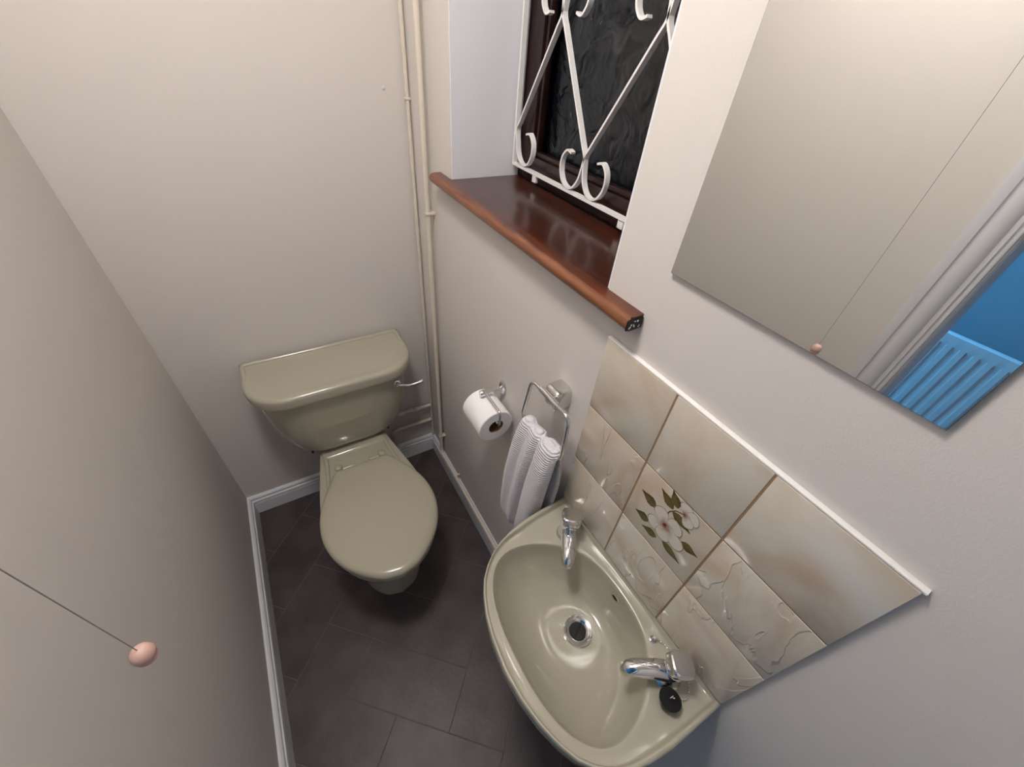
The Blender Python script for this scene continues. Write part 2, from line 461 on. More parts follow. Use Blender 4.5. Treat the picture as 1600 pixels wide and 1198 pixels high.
tube('feed_pipe', [(RX-.012, RY1-.03, .16), (RX-.012, RY1-.03, .0)], .0075, MRAD, rad)
tube('feed_pipe', [(RX-.012, RY0+.03, .16), (RX-.012, RY0+.03, .0)], .0075, MRAD, rad)

# lamps
def lamp(pos, M, label, r=.13, hgt=.085):
    t = thing('ceiling_light', label, 'light', (pos[0], pos[1], H))
    lathe('base', [(r*.85, 0), (r*.88, -.012), (r*.7, -.02)], (pos[0], pos[1], H), (0, 0, 1), MWHITE, t)
    pr = [(r*math.cos(a*PI/2/8), -.02-hgt*math.sin(a*PI/2/8)) for a in range(8)]+[(.002, -.02-hgt)]
    lathe('diffuser', pr, (pos[0], pos[1], H), (0, 0, 1), M, t)
lamp(LAMP['pos'], MLAMP, 'round opal ceiling lamp above the toilet room', .11, .08)
lamp(HALL['pos'], MHLAMP, 'round cool-white ceiling lamp in the hallway')

# ------------------------------------------------------------------ window
win = thing('window_1', None, None, (.19, (WY0+WY1)/2, SILL)); win['kind'] = 'structure'
FXa, FXb = .192, .245
box('frame_stile', FXa, FXb, WY1-.060, WY1, SILL, WTOP, MFRAME, win, .003)
box('frame_stile', FXa, FXb, WY0, WY0+.060, SILL, WTOP, MFRAME, win, .003)
box('frame_rail', FXa, FXb, WY0+.060, WY1-.060, SILL, SILL+.058, MFRAME, win, .003)
box('frame_rail', FXa, FXb, WY0+.060, WY1-.060, WTOP-.06, WTOP, MFRAME, win, .003)
box('glazing_bead', FXa+.006, FXa+.022, WY1-.072, WY1-.060, SILL+.058, WTOP-.06, MFRAME, win, .003)
box('glazing_bead', FXa+.006, FXa+.022, WY0+.060, WY0+.072, SILL+.058, WTOP-.06, MFRAME, win, .003)
box('glazing_bead', FXa+.006, FXa+.022, WY0+.072, WY1-.072, SILL+.058, SILL+.070, MFRAME, win, .003)
gl = box('pane', .222, .228, WY0+.055, WY1-.055, SILL+.05, WTOP-.055, MGLASS, win)
part(gl, 'dark textured obscure glass')

# sill: board and rounded nosing
sill = thing('window_sill', 'dark mahogany window sill with worn rounded front edge and chipped end', 'window sill', (0, .33, SILL-.025))
bm = bmesh.new()
add_box(bm, 0, .1915, WY0+.0005, WY1-.0005, SILL-.024, SILL)
bm_obj('sill_board', bm, MWOOD, sill)
SY0, SY1 = -.046, .700
def nose(t):
    th = .024
    return [(0, SILL)]+[(-.020-.012*math.sin(a), SILL-th/2+th/2*math.cos(a)) for a in [PI*k/10 for k in range(11)]]+[(0, SILL-th)]
pr = nose(0); n = len(pr); V = []; F = []
ends = [(SY1, 0), (SY1-.002, 0), (.0, 0), (SY0+.004, 0), (SY0, 0)]
for i, (yy, _) in enumerate(ends):
    for k, (x, z) in enumerate(pr):
        j = random.uniform(-.002, .002) if i == 4 else 0
        V.append((x if x == 0 else x, yy+j, z))
for i in range(len(ends)-1):
    for k in range(n): F.append((i*n+k, i*n+(k+1) % n, (i+1)*n+(k+1) % n, (i+1)*n+k))
F += [tuple(range(n)), tuple((len(ends)-1)*n+k for k in range(n))]
mesh_obj('nosing', V, F, MNOSE, sill, 50)
# dark broken end with flecks of white paint
bm = bmesh.new()
add_box(bm, -.031, -.001, SY0-.0035, SY0-.0002, SILL-.021, SILL-.004, .001)
bm_obj('broken_end', bm, MDARK, sill)
bm = bmesh.new()
for k in range(9):
    x = random.uniform(-.028, -.004); z = random.uniform(SILL-.019, SILL-.006); s = random.uniform(.0006, .0016)
    add_box(bm, x-s, x+s, SY0-.0042, SY0-.0034, z-s, z+s)
bm_obj('paint_flecks', bm, MWHITE, sill)

# wrought grille: frame plus one ribbon of flat bar per scroll
GX = .170; GY1, GY0 = .612, .074; GZ0, GZ1 = 1.345, 1.706
gr = thing('window_grille', 'white wrought-iron security grille with scrolls in front of dark window', 'grille', (GX, (GY0+GY1)/2, GZ0))
def ribbon(name, pts, th=.0042, dp=.0115, material=MWHITE):
    P = [Vector(p) for p in pts]; n = len(P); V = []; F = []
    for i in range(n):
        t = (P[min(i+1, n-1)]-P[max(i-1, 0)]).normalized(); nn = Vector((-t.y, t.x))*th/2
        for q, x in ((P[i]+nn, -dp/2), (P[i]+nn, dp/2), (P[i]-nn, dp/2), (P[i]-nn, -dp/2)): V.append((GX+x, q.x, q.y))
    for i in range(n-1):
        for k in range(4): F.append((i*4+k, i*4+(k+1) % 4, (i+1)*4+(k+1) % 4, (i+1)*4+k))
    F += [(0, 1, 2, 3), tuple((n-1)*4+k for k in range(4))]
    return mesh_obj(name, V, F, material, gr, 50)
GTOP = 2.067
box('frame_bar', GX-.006, GX+.006, GY1, GY1+.006, GZ0-.003, GTOP, MWHITE, gr)
box('frame_bar', GX-.006, GX+.006, GY0-.006, GY0, GZ0-.003, GTOP, MWHITE, gr)
box('frame_bar', GX-.006, GX+.006, GY0, GY1, GZ0-.003, GZ0+.003, MWHITE, gr)
box('frame_bar', GX-.006, GX+.006, GY0, GY1, GTOP-.006, GTOP, MWHITE, gr)
for yy in (.515, .20): box('fixing_lug', GX-.004, GX+.004, yy-.008, yy+.008, GZ0-.020, GZ0-.003, MWHITE, gr, .001)
P2 = .134                                    # half pitch
def scroll(yc, z0, s, up):
    """scroll at a meeting point yc: enters on the centre line and curls to side s (+1 = +y); up=1 curls at the bottom"""
    k = [(-.0015*s, .074), (.0030*s, .050), (.0090*s, .027), (.023*s, .009), (.042*s, .003), (.062*s, .012), (.074*s, .034), (.072*s, .058), (.058*s, .073), (.043*s, .070)]
    return [(yc+a, (z0+b) if up else (z0-b)) for a, b in k]
zlo, zhi = GZ0+.003, GZ1
for tier in (0, 1):
    zb = zlo+tier*(GZ1-zlo); zt = zb+(GZ1-zlo)
    if tier: zb, zt = zt, zb                  # mirrored tier above
    fl_ = 1 if not tier else 0
    bots = [GY1-.004, GY1-.004-2*P2, GY0+.004]
    tops = [bots[0]-P2, bots[1]-P2]
    for a, b, s in ((bots[0], tops[0], 1), (bots[1], tops[0], -1), (bots[1], tops[1], 1), (bots[2], tops[1], -1)):
        # bar from the lower meeting a to the upper meeting b
        dirn = 1 if b < a else -1             # +1: runs towards -y going up
        lo = scroll(a, zb, dirn, fl_)                     # curls onward, past the centre line
        hi = scroll(b, zt, -dirn*1, not fl_)
        if a == bots[0]: lo = scroll(a, zb, -1, fl_)
        if a == bots[2]: lo = scroll(a, zb, 1, fl_)
        A_, B_ = Vector(lo[0]), Vector(hi[0]); dv = (B_-A_)
        pts = lo[::-1]+[tuple(A_+dv*f_) for f_ in (.08, .2, .4, .6, .8, .92)]+hi
        ribbon('scroll_bar', smoothpts(pts, 6))

# ------------------------------------------------------------------ tiled splashback
TX = -.009; TZ = 1.244; TP = .1507
sp = thing('tile_splashback', 'three by three beige marbled tile splashback above the basin', 'splashback', (0, -.225, .79))
box('grout_bed', -.0078, -.0002, -.4470, -.0030, TZ-3*TP+.001, TZ-.001, MGROUT, sp)
gq = .0014
tiles = {}
for r in range(3):
    for c_ in range(3):
        y1 = -c_*TP*.9955+(0); y0 = y1-TP*.9955; z1 = TZ-r*TP; z0 = z1-TP
        t = box('tile', TX, -.0003, y0+gq, y1-gq, z0+gq, z1-gq, MTILE if r == 0 or (r, c_) == (1, 1) else MTILER, sp, .0012, 2)
        tiles[(r, c_)] = t
box('edge_bead', -.0085, 0, -.4515, 0, TZ-.001, TZ+.0022, MWHITE, sp, .0008)
# flower transfer on the middle tile
V = []; F = []; Cc = []
layer = [0]
def poly(pts, cols):
    b = len(V); x = TX-.00015-layer[0]*.00003; layer[0] += 1
    for (y, z), c in zip(pts, cols): V.append((x, y, z)); Cc.append(c)
    return b
def petal(c, ang, ln, wd, white=srgb(210, 205, 194), core=srgb(120, 40, 22), out=srgb(150, 122, 100)):
    ca, sa = math.cos(ang), math.sin(ang)
    def loc(u, v): return (c[0]+u*ca-v*sa, c[1]+u*sa+v*ca)
    prof = [(0, .05), (.12, .16), (.3, .33), (.55, .49), (.75, .5), (.9, .38), (.98, .2), (1.0, 0)]
    for grow, oc in ((1.0, True), (.94, False)):
        us = [(u*ln*(1 if oc else .965), h*wd*(1 if oc else .92)) for u, h in prof]
        b = len(V); x = TX-.00015-layer[0]*.00003; layer[0] += 1
        rows = len(us)
        for u, h in us:
            for sv in (-1, 0, 1):
                y, z = loc(u, h*sv); V.append((x, y, z))
                f = u/ln
                if oc: Cc.append(out)
                else:
                    t = max(0, min(1, (f-.05)/(.42 if sv == 0 else .2)))
                    Cc.append(tuple(core[i]+(white[i]-core[i])*t for i in range(4)))
        for i in range(rows-1):
            for k in range(2): F.append((b+i*3+k, b+i*3+k+1, b+(i+1)*3+k+1, b+(i+1)*3+k))
def leaf(base, tip, wd, c1=srgb(98, 86, 46), c2=srgb(70, 58, 30)):
    d = Vector(tip)-Vector(base); nn = Vector((-d.y, d.x)).normalized()
    b = len(V); x = TX-.00015-layer[0]*.00003; layer[0] += 1
    pr = [(0, .1), (.2, .42), (.4, .5), (.6, .36), (.8, .15), (1, .03)]
    for u, h in pr:
        for sv in (-1, 0, 1):
            q = Vector(base)+d*u+nn*(h*wd*sv); V.append((x, q.x, q.y)); Cc.append(c2 if (sv == 1 or u > .7) else c1)
    for i in range(len(pr)-1):
        for k in range(2): F.append((b+i*3+k, b+i*3+k+1, b+(i+1)*3+k+1, b+(i+1)*3+k))
def stem(pts, wd, col):
    P = [Vector(p) for p in pts]; b = len(V); x = TX-.00015-layer[0]*.00003; layer[0] += 1
    for i, p in enumerate(P):
        t = (P[min(i+1, len(P)-1)]-P[max(i-1, 0)]).normalized(); nn = Vector((-t.y, t.x))*wd/2
        for q in (p+nn, p-nn): V.append((x, q.x, q.y)); Cc.append(col)
    for i in range(len(P)-1): F.append((b+2*i, b+2*i+1, b+2*i+3, b+2*i+2))
for bs, tp, wd in (((-.200, 1.030), (-.165, 1.037), .022), ((-.224, 1.060), (-.193, 1.077), .019), ((-.229, 1.070), (-.210, 1.0945), .019),
                   ((-.200, .988), (-.170, .984), .020), ((-.224, .974), (-.193, .966), .018), ((-.236, .981), (-.277, .973), .017),
                   ((-.260, 1.018), (-.291, 1.022), .018), ((-.226, 1.056), (-.264, 1.049), .019)):
    leaf(bs, tp, wd)
stem(smoothpts([(-.220, 1.037, 0), (-.222, 1.052, 0), (-.230, 1.064, 0), (-.242, 1.071, 0)], 5) and [(-.220, 1.037), (-.2215, 1.050), (-.229, 1.063), (-.242, 1.071)], .0022, srgb(104, 78, 62))
f2 = (-.242, 1.071)
for tp, wd in (((-.240, 1.0945), .024), ((-.266, 1.083), .026), ((-.260, 1.056), .022)):
    d = Vector(tp)-Vector(f2); petal(f2, math.atan2(d.y, d.x), d.length, wd)
f1 = (-.2275, 1.016)
for tp, wd in (((-.203, 1.041), .030), ((-.199, .990), .030), ((-.232, .981), .030), ((-.268, 1.000), .030), ((-.250, 1.042), .032)):
    d = Vector(tp)-Vector(f1); petal(f1, math.atan2(d.y, d.x), d.length, wd)
# stamens
for k in range(10):
    a = random.uniform(0, 2*PI); r0 = random.uniform(0, .005); p = (f1[0]+r0*math.cos(a)*.9, f1[1]+r0*math.sin(a))
    b = len(V); x = TX-.00015-layer[0]*.00003; layer[0] += 1; col = srgb(96, 26, 16) if k % 3 else srgb(206, 150, 120)
    rr = .0022 if k % 3 else .0011
    for q in range(6): V.append((x, p[0]+rr*math.cos(q*PI/3), p[1]+rr*math.sin(q*PI/3))); Cc.append(col)
    F.append(tuple(range(b, b+6)))
me = bpy.data.meshes.new('flower_print'); me.from_pydata(V, [], F)
ca = me.color_attributes.new('Col', 'FLOAT_COLOR', 'POINT')
for i, c in enumerate(Cc): ca.data[i].color = c
fp = bpy.data.objects.new('flower_print', me); C.objects.link(fp); me.materials.append(MFLOWER); fp.parent = tiles[(1, 1)]
fp['label'] = 'cream flowers with dark green leaves printed on the tile'

# ------------------------------------------------------------------ mirror
mi = thing('mirror', 'large frameless rectangular wall mirror beside the window', 'mirror', (0, -.22, 1.387))
box('backing_glass', -.0050, -.0004, -.370, -.069, 1.387, 1.98, MMEDGE, mi)
box('reflective_face', -.0056, -.0050, -.3694, -.0696, 1.3876, 1.9794, MMIR, mi)

# ------------------------------------------------------------------ wash basin
OUT = [(0, .2255), (-.04, .2245), (-.08, .223), (-.12, .219), (-.158, .211), (-.19, .200), (-.215, .187), (-.239, .168), (-.258, .147), (-.273, .120), (-.285, .088), (-.293, .052), (-.2965, .018), (-.297, 0)]
BWL = [(-.027, 0), (-.0278, .025), (-.0315, .055), (-.040, .083), (-.055, .108), (-.075, .130), (-.10, .150), (-.13, .166), (-.16, .175), (-.19, .177), (-.215, .167), (-.235, .148), (-.25, .122), (-.26, .090), (-.2665, .050), (-.268, 0)]
OUTN = [(0, .2255), (-.04, .2250), (-.08, .2245), (-.12, .2235), (-.158, .2190), (-.19, .2110), (-.215, .2000), (-.239, .1820), (-.258, .1600), (-.273, .131), (-.286, .094), (-.2945, .054), (-.2975, .018), (-.298, 0)]
YC = -.2255; BC = Vector((-.150, YC))
def closed_outline(pts, close_back):
    a = [Vector((x, YC+h)) for x, h in pts]; b = [Vector((x, YC-h)) for x, h in pts]
    return a+b[::-1]
def ray_out(poly, o, ang):
    d = Vector((math.cos(ang), math.sin(ang))); best = None
    for i in range(len(poly)):
        p, q = poly[i-1], poly[i]; e = q-p; den = d.x*e.y-d.y*e.x
        if abs(den) < 1e-12: continue
        t = ((p.x-o.x)*e.y-(p.y-o.y)*e.x)/den; s = ((p.x-o.x)*d.y-(p.y-o.y)*d.x)/den
        if t > 0 and -1e-6 <= s <= 1+1e-6 and (best is None or t > best): best = t
    return best
OP = [Vector((x-.0004 if x == 0 else x, YC+h)) for x, h in OUT]+[Vector((x-.0004 if x == 0 else x, YC-h)) for x, h in OUTN][::-1]; BP = closed_outline(BWL, False)
angs = [2*PI*k/128 for k in range(128)]
for sg in (1, -1):
    ca_ = math.atan2(sg*.2255, .1496) % (2*PI)
    k = min(range(len(angs)), key=lambda i: abs(angs[i]-ca_)); angs[k] = ca_
def smooth_radii(r, it):
    for _ in range(it): r = [(r[i-1]+2*r[i]+r[(i+1) % len(r)])/4 for i in range(len(r))]
    return r
RO = [ray_out(OP, BC, a) for a in angs]; RB = smooth_radii([ray_out(BP, BC, a) for a in angs], 3)
def ringo(off, z):
    out = []
    for a, ro, rb in zip(angs, RO, RB):
        gap = ro-rb; d = min(off*1.0, gap*off/.030*.62) if off < .03 else gap*.8
        out.append((BC.x+math.cos(a)*(ro-d), BC.y+math.sin(a)*(ro-d), z))
    return out
ZR = .788
def ringlerp(t, z, lift=0):
    return [(BC.x+math.cos(a)*(ro+(rb-ro)*t), BC.y+math.sin(a)*(ro+(rb-ro)*t), z) for a, ro, rb in zip(angs, RO, RB)]
def ringbowl(f, z, sh):
    cx = BC.x+sh; k = max(0, min(1, (.9-f)/.65)); k = k*k*(3-2*k)
    return [(cx+math.cos(a)*(rb*(1-k)+.145*k)*f, BC.y+math.sin(a)*(rb*(1-k)+.145*k)*f, z) for a, rb in zip(angs, RB)]
rings = []
# underside from the centre outwards, then the rim, the deck and down into the bowl
for f, z in ((.10, .640), (.45, .645), (.75, .672), (.95, .712)): rings.append(ringbowl(f, z, .03*(1-f)))
rings += [ringlerp(.35, .742), ringo(.004, .752), ringo(.0, .760), ringo(0, ZR-.006), ringo(.0015, ZR-.002), ringo(.004, ZR), ringo(.0085, ZR), ringo(.0100, ZR-.0010), ringo(.0128, ZR-.0070), ringo(.0145, ZR-.0100), ringo(.0175, ZR-.0110)]
# deck
rings += [ringlerp(.84, ZR-.0112), ringlerp(.965, ZR-.0112), ringlerp(.985, ZR-.0117), ringbowl(.999, ZR-.0130, 0), ringbowl(.993, ZR-.0160, 0), ringbowl(.980, ZR-.024, .001)]
DR = .668; dshift = .042
for f in (.95, .92, .88, .83, .76, .68, .58, .48, .38, .28, .20, .155):
    u = (1-f)/(1-.155)
    z = ZR-.024-(ZR-.024-DR)*(1-(1-min(1, u*1.05))**3.4)
    rings.append(ringbowl(f, z, dshift*u**.9))
bas = thing('wash_basin', 'sage green ceramic cloakroom wash basin with two chrome taps', 'basin', (0, YC, .64))
body = loft('basin_bowl', rings, MCER, bas, 50)
# fix ring widths: the drain ring is round
bvh = BVHTree.FromPolygons([v.co.copy() for v in body.data.vertices], [tuple(p.vertices) for p in body.data.polygons])
DC = Vector((-.108, YC, DR))
ws = lathe('waste', [(.010, -.002), (.0155, -.0015), (.0190, .0030), (.0240, .0056), (.0290, .0068), (.0306, .0052), (.0308, .0)], DC, (0, 0, 1), MCHR, bas, 40)
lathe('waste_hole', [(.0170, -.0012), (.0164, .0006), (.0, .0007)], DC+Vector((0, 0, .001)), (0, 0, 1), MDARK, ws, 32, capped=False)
for k in range(2):
    a = .5+k*PI/2; d = Vector((math.cos(a), math.sin(a), 0))
    tube('waste_cross', [DC+Vector((0, 0, .0018))-d*.014, DC+Vector((0, 0, .0018))+d*.014], .0009, MRUB, ws, 8)
# overflow slot in the rear wall of the bowl
hit, nrm, _, _ = bvh.ray_cast(Vector((-.12, YC-.001, .747)), Vector((1, 0, 0)))
if hit is None: hit, nrm = Vector((-.04, YC, .747)), Vector((-1, 0, 0))
if nrm.x > 0: nrm = -nrm
yd = Vector((0, 1, 0)); zd = nrm.cross(yd).normalized()
V = []; F = []
for rr, h in ((1, .0012), (.62, .0018), (.6, .0006)):
    for k in range(24):
        a = 2*PI*k/24; V.append(hit+yd*(.0125*rr*math.cos(a))+zd*(.0075*rr*math.sin(a))+nrm*h)
for i in range(2):
    for k in range(24): F.append((i*24+k, i*24+(k+1) % 24, (i+1)*24+(k+1) % 24, (i+1)*24+k))
ov = mesh_obj('overflow_rim', V[:48], F[:24], MCER, bas, 40)
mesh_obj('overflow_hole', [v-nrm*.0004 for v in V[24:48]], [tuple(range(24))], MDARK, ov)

DZ = ZR-.0112
def tap(yc, yaw, label):
    t = bpy.data.objects.new('tap', None)
    o = Vector((-.050, yc, DZ)); d = Vector((math.cos(yaw), math.sin(yaw), 0)); s = Vector((-d.y, d.x, 0)); up = Vector((0, 0, 1))
    body_ = lathe('tap', [(.0235, 0), (.0235, .003), (.0205, .006), (.0185, .010), (.0180, .030), (.0190, .036), (.0185, .044), (.014, .048)], o, up, MCHR, bas, 28)
    body_['label'] = label
    # spout: rounded bar growing out of the body, nose turned down
    pth = [o+up*.024-d*.004, o+up*.029+d*.015, o+up*.0325+d*.035, o+up*.032+d*.058, o+up*.027+d*.073, o+up*.017+d*.081]
    rad_ = [.0165, .0165, .0160, .0150, .0138, .0105]
    P = smoothpts(pth, 5); RR = [interp(i/(len(P)-1), [(k/5, rad_[k]) for k in range(6)]) for i in range(len(P))]
    tube('spout', P, RR, MCHR, body_, 20)
    # outlet nozzle
    lathe('nozzle', [(.0085, 0), (.0085, -.008), (.006, -.009)], o+up*.016+d*.075, up, MBRUSH, body_, 18)
    # handle: chunky faceted wedge head, flat top tipped back over the spout root
    V = []; F = []; nseg = 40
    tilt = .28; ax = (up*math.cos(tilt)-d*math.sin(tilt)).normalized(); e1 = (d*math.cos(tilt)+up*math.sin(tilt)).normalized()
    hb = o+up*.045+d*.002
    prof_ = ((0, .66), (.004, .86), (.010, 1.0), (.020, 1.02), (.0245, .97), (.0262, .86), (.0268, .55))
    for h, sc in prof_:
        for k in range(nseg):
            a = 2*PI*k/nseg; c_, s_ = math.cos(a), math.sin(a); e = .52
            V.append(hb+ax*h+e1*(.0215*sc*math.copysign(abs(c_)**e, c_))+s*(.0205*sc*math.copysign(abs(s_)**e, s_)))
    for i in range(len(prof_)-1):
        for k in range(nseg): F.append((i*nseg+k, i*nseg+(k+1) % nseg, (i+1)*nseg+(k+1) % nseg, (i+1)*nseg+k))
    F += [tuple(range(nseg)), tuple((len(prof_)-1)*nseg+k for k in range(nseg))]
    mesh_obj('handle', V, F, MCHR, body_, 24)
tap(-.076, math.atan2(-.076, -.060), 'chrome tap at the far end of the basin')
tap(-.375, math.atan2(.041, -.064), 'chrome tap at the near end of the basin')
lathe('chain_stay', [(.0065, 0), (.0065, .0025), (.004, .004), (.0035, .008), (.0045, .011), (.0025, .0135)], (-.032, -.322, DZ-.0005), (0, 0, 1), MCHR, bas, 20)
# plug on its chain
pl = thing('basin_plug', 'black rubber basin plug on a ball chain beside near tap', 'plug', (-.080, -.402, DZ))
axp = Vector((.22, .10, 1)).normalized(); po = Vector((-.081, -.403, DZ+.0056))
lathe('stopper', [(.0145, 0), (.0165, .010), (.0182, .0105), (.0188, .0125), (.0180, .0145), (.010, .0150), (.004, .0158)], po, axp, MRUB, pl, 32)
eye = po+axp*.0155
tube('eyelet', [eye+Vector((.004*math.cos(a), .001, .004+.004*math.sin(a))) for a in [2*PI*k/14 for k in range(14)]], .0009, MCHR, pl, 6, closed=True)
cp = smoothpts([(-.030, -.322, DZ+.007), (-.020, -.338, DZ+.003), (-.017, -.365, DZ+.0018), (-.022, -.398, DZ+.0018), (-.045, -.415, DZ+.003), (-.066, -.407, DZ+.014), tuple(eye+Vector((0, 0, .006)))], 40)
bm = bmesh.new(); last = None
for p in cp:
    if last is None or (p-last).length > .0042:
        bmesh.ops.create_icosphere(bm, subdivisions=1, radius=.0018, matrix=Matrix.Translation(p)); last = p
bm_obj('ball_chain', bm, MCHR, pl, 60)

# ------------------------------------------------------------------ toilet
TXC = -.372
toi = thing('toilet', 'sage green close-coupled toilet with closed lid against back wall', 'toilet', (TXC, .5, 0))
def pan_ring(yf, yb, hw, z, prof, n=28):
    out = []
    for side in (1, -1):
        rng = range(n+1) if side == 1 else range(n-1, 0, -1)
        for k in rng:
            u = (1-math.cos(PI*k/n))/2; y = yf+(yb-yf)*u
            out.append((TXC+side*hw*interp(u, prof), y, z))
    return out
EL = [(u/24, math.sqrt(max(0, 1-((.5-u/24)/.5)**2)) if u < 12 else 1.0-.10*((u-12)/12)) for u in range(24)]+[(1, .88)]
def ellp(fr, rear, re=.8):
    """ellipse over the first `fr` of the length, then easing to `re` width"""
    pts = []
    for k in range(40):
        u = k/39
        if u < fr: v = math.sqrt(max(0, 1-((fr-u)/fr)**2))
        else:
            t = (u-fr)/(1-fr); t = t*t*(3-2*t); v = 1+(re-1)*t
        pts.append((u, v))
    return pts
secs = [(.305, .800, .112, .0003, ellp(.32, 0, .9)), (.305, .800, .112, .012, ellp(.32, 0, .9)), (.315, .800, .100, .035, ellp(.30, 0, .9)), (.330, .800, .088, .12, ellp(.28, 0, .9)),
        (.310, .800, .090, .19, ellp(.28, 0, .9)), (.265, .810, .112, .25, ellp(.30, 0, .85)), (.218, .830, .146, .31, ellp(.32, 0, .74)),
        (.193, .850, .166, .355, ellp(.32, 0, .66)), (.186, .870, .172, .385, ellp(.32, 0, .62)), (.189, .872, .170, .395, ellp(.32, 0, .62)), (.196, .870, .163, .3985, ellp(.32, 0, .62))]
loft('pan', [pan_ring(*s_) for s_ in secs], MCER, toi, 45)
# raised shelf edge round the rear of the pan and in front of the cistern
def rrect(x0, x1, y0, y1, r, z, n=6, taper=0):
    out = []
    for cx, cy, a0 in ((x1-r, y1-r, 0), (x0+r, y1-r, PI/2), (x0+r, y0+r, PI), (x1-r, y0+r, 3*PI/2)):
        for k in range(n+1):
            a = a0+PI/2*k/n; out.append((cx+r*math.cos(a), cy+r*math.sin(a), z))
    return out
loft('cistern_ledge', [rrect(TXC-.112, TXC+.112, .690, .880, .012, .390), rrect(TXC-.112, TXC+.112, .692, .880, .012, .397), rrect(TXC-.111, TXC+.111, .699, .880, .012, .404), rrect(TXC-.109, TXC+.109, .705, .878, .012, .4060)], MCER, toi, 60)
for sg in (-1, 1):
    V = []; F = []
    path = [(TXC+sg*.1035, .715), (TXC+sg*.1085, .66), (TXC+sg*.117, .60), (TXC+sg*.128, .545)]
    tube('shelf_edge', [(x, y, .3975) for x, y in path], [.0085, .008, .0065, .004], MCER, toi, 12)
# seat ring and domed lid
def seat_out(off, z, yb=.606, yf=.170, hw=.1765, n=40):
    prof = [(0, 0), (.02, .24), (.05, .375), (.10, .535), (.16, .68), (.23, .81), (.31, .91), (.40, .975), (.48, 1.0), (.56, .992), (.64, .958), (.72, .895), (.79, .815), (.86, .72), (.92, .63), (.97, .555), (.99, .50), (1.0, .44)]
    pr = [Vector((hw*h, yf+(yb-yf)*u, 0)) for u, h in prof]
    sm = smoothpts(pr, 4)
    a = [Vector((TXC+p.x, p.y)) for p in sm]; b = [Vector((TXC-p.x, p.y)) for p in sm[1:]][::-1]
    P = a+b; out = []
    for i, p in enumerate(P):
        t = (P[(i+1) % len(P)]-P[i-1]).normalized(); nn = Vector((t.y, -t.x))
        q = p-nn*off; out.append((q.x, q.y, z))
    return out
loft('seat', [seat_out(.006, .4005), seat_out(.002, .403), seat_out(.002, .412), seat_out(.006, .4145)], MSEAT, toi, 60)
rr = [seat_out(.004, .4155), seat_out(.0005, .418), seat_out(0, .422), seat_out(.001, .4275), seat_out(.004, .4325), seat_out(.009, .4358), seat_out(.016, .4378), seat_out(.028, .4390)]
cx0, cy0 = TXC, .395
last = rr[-1]
for f in (.8, .55, .3, .1): rr.append([(cx0+(x-cx0)*f, cy0+(y-cy0)*f, .4390+.0012*(1-f)) for x, y, z in last])
loft('lid', rr, MSEAT, toi, 60)
for sg in (-1, 1):
    tube('hinge', [(TXC+sg*.045-.016, .617, .413), (TXC+sg*.045+.016, .617, .413)], .0095, MSEAT, toi, 14)
    lathe('hinge_bolt_cap', [(.014, 0), (.014, .004), (.010, .009), (.003, .011)], (TXC+sg*.075, .640, .3985), (0, 0, 1), MSEAT, toi, 20)
# cistern
def cis_ring(hw, yf, yb, z, rc=.115, n=10):
    out = [(TXC+hw, yb, z)]
    rc = min(rc, hw*.6, (yb-yf)*.75); rx = rc*1.0; ry = min((yb-yf)*.72, rc*1.05)
    out = []
    N = 8
    for k in range(N): out.append((TXC+hw-2*hw*k/N, yb, z))                     # back, right to left
    for k in range(N//2): out.append((TXC-hw, yb-(yb-yf-ry)*k/(N//2), z))       # left side
    for k in range(n): a = PI/2*k/n; out.append((TXC-hw+rx-rx*math.cos(a), yf+ry-ry*math.sin(a), z))
    for k in range(N): out.append((TXC-hw+rx+(2*hw-2*rx)*k/N, yf, z))
    for k in range(n): a = PI/2*k/n; out.append((TXC+hw-rx+rx*math.sin(a), yf+ry-ry*math.cos(a), z))
    for k in range(N//2): out.append((TXC+hw, yf+ry+(yb-yf-ry)*k/(N//2), z))
    return out
YB = .900
cb = loft('cistern', [cis_ring(.120, .758, YB-.02, .4062), cis_ring(.160, .734, YB-.006, .4080), cis_ring(.184, .717, YB, .421), cis_ring(.203, .706, YB, .447), cis_ring(.217, .699, YB, .495), cis_ring(.229, .694, YB, .555), cis_ring(.237, .690, YB, .63), cis_ring(.241, .687, YB, .703)], MCER, toi, 50)
LH, LY = .2575, .667
lidr = [cis_ring(LH-.008, LY+.008, YB, 0.6990), cis_ring(LH-.001, LY+.001, YB, 0.7010), cis_ring(LH, LY, YB+.001, 0.7090), cis_ring(LH, LY, YB+.001, 0.7250), cis_ring(LH-.001, LY+.0015, YB+.001, 0.7315), cis_ring(LH-.005, LY+.006, YB, 0.7358), cis_ring(LH-.010, LY+.013, YB-.002, 0.7372)]
rec = [(cis_ring(LH-.0165, LY+.022, YB-.022, 0.7372)), (cis_ring(LH-.020, LY+.028, YB-.028, 0.7352)), (cis_ring(LH-.05, LY+.05, YB-.05, 0.7348)), (cis_ring(LH-.13, LY+.085, YB-.085, 0.7348))]
cl = loft('cistern_lid', lidr+rec, MCER, cb, 50)
rp = fillet([(TXC-LH+.011, .755, .7330), (TXC-LH+.011, YB-.011, .7362), (TXC+LH-.011, YB-.011, .7362), (TXC+LH-.011, .755, .7330)], .012)
tube('lid_back_ridge', rp, [interp(p.y, [(.755, .003), (.80, .0055), (.86, .0075), (.89, .0085)]) for p in rp], MCER, cb, 14)
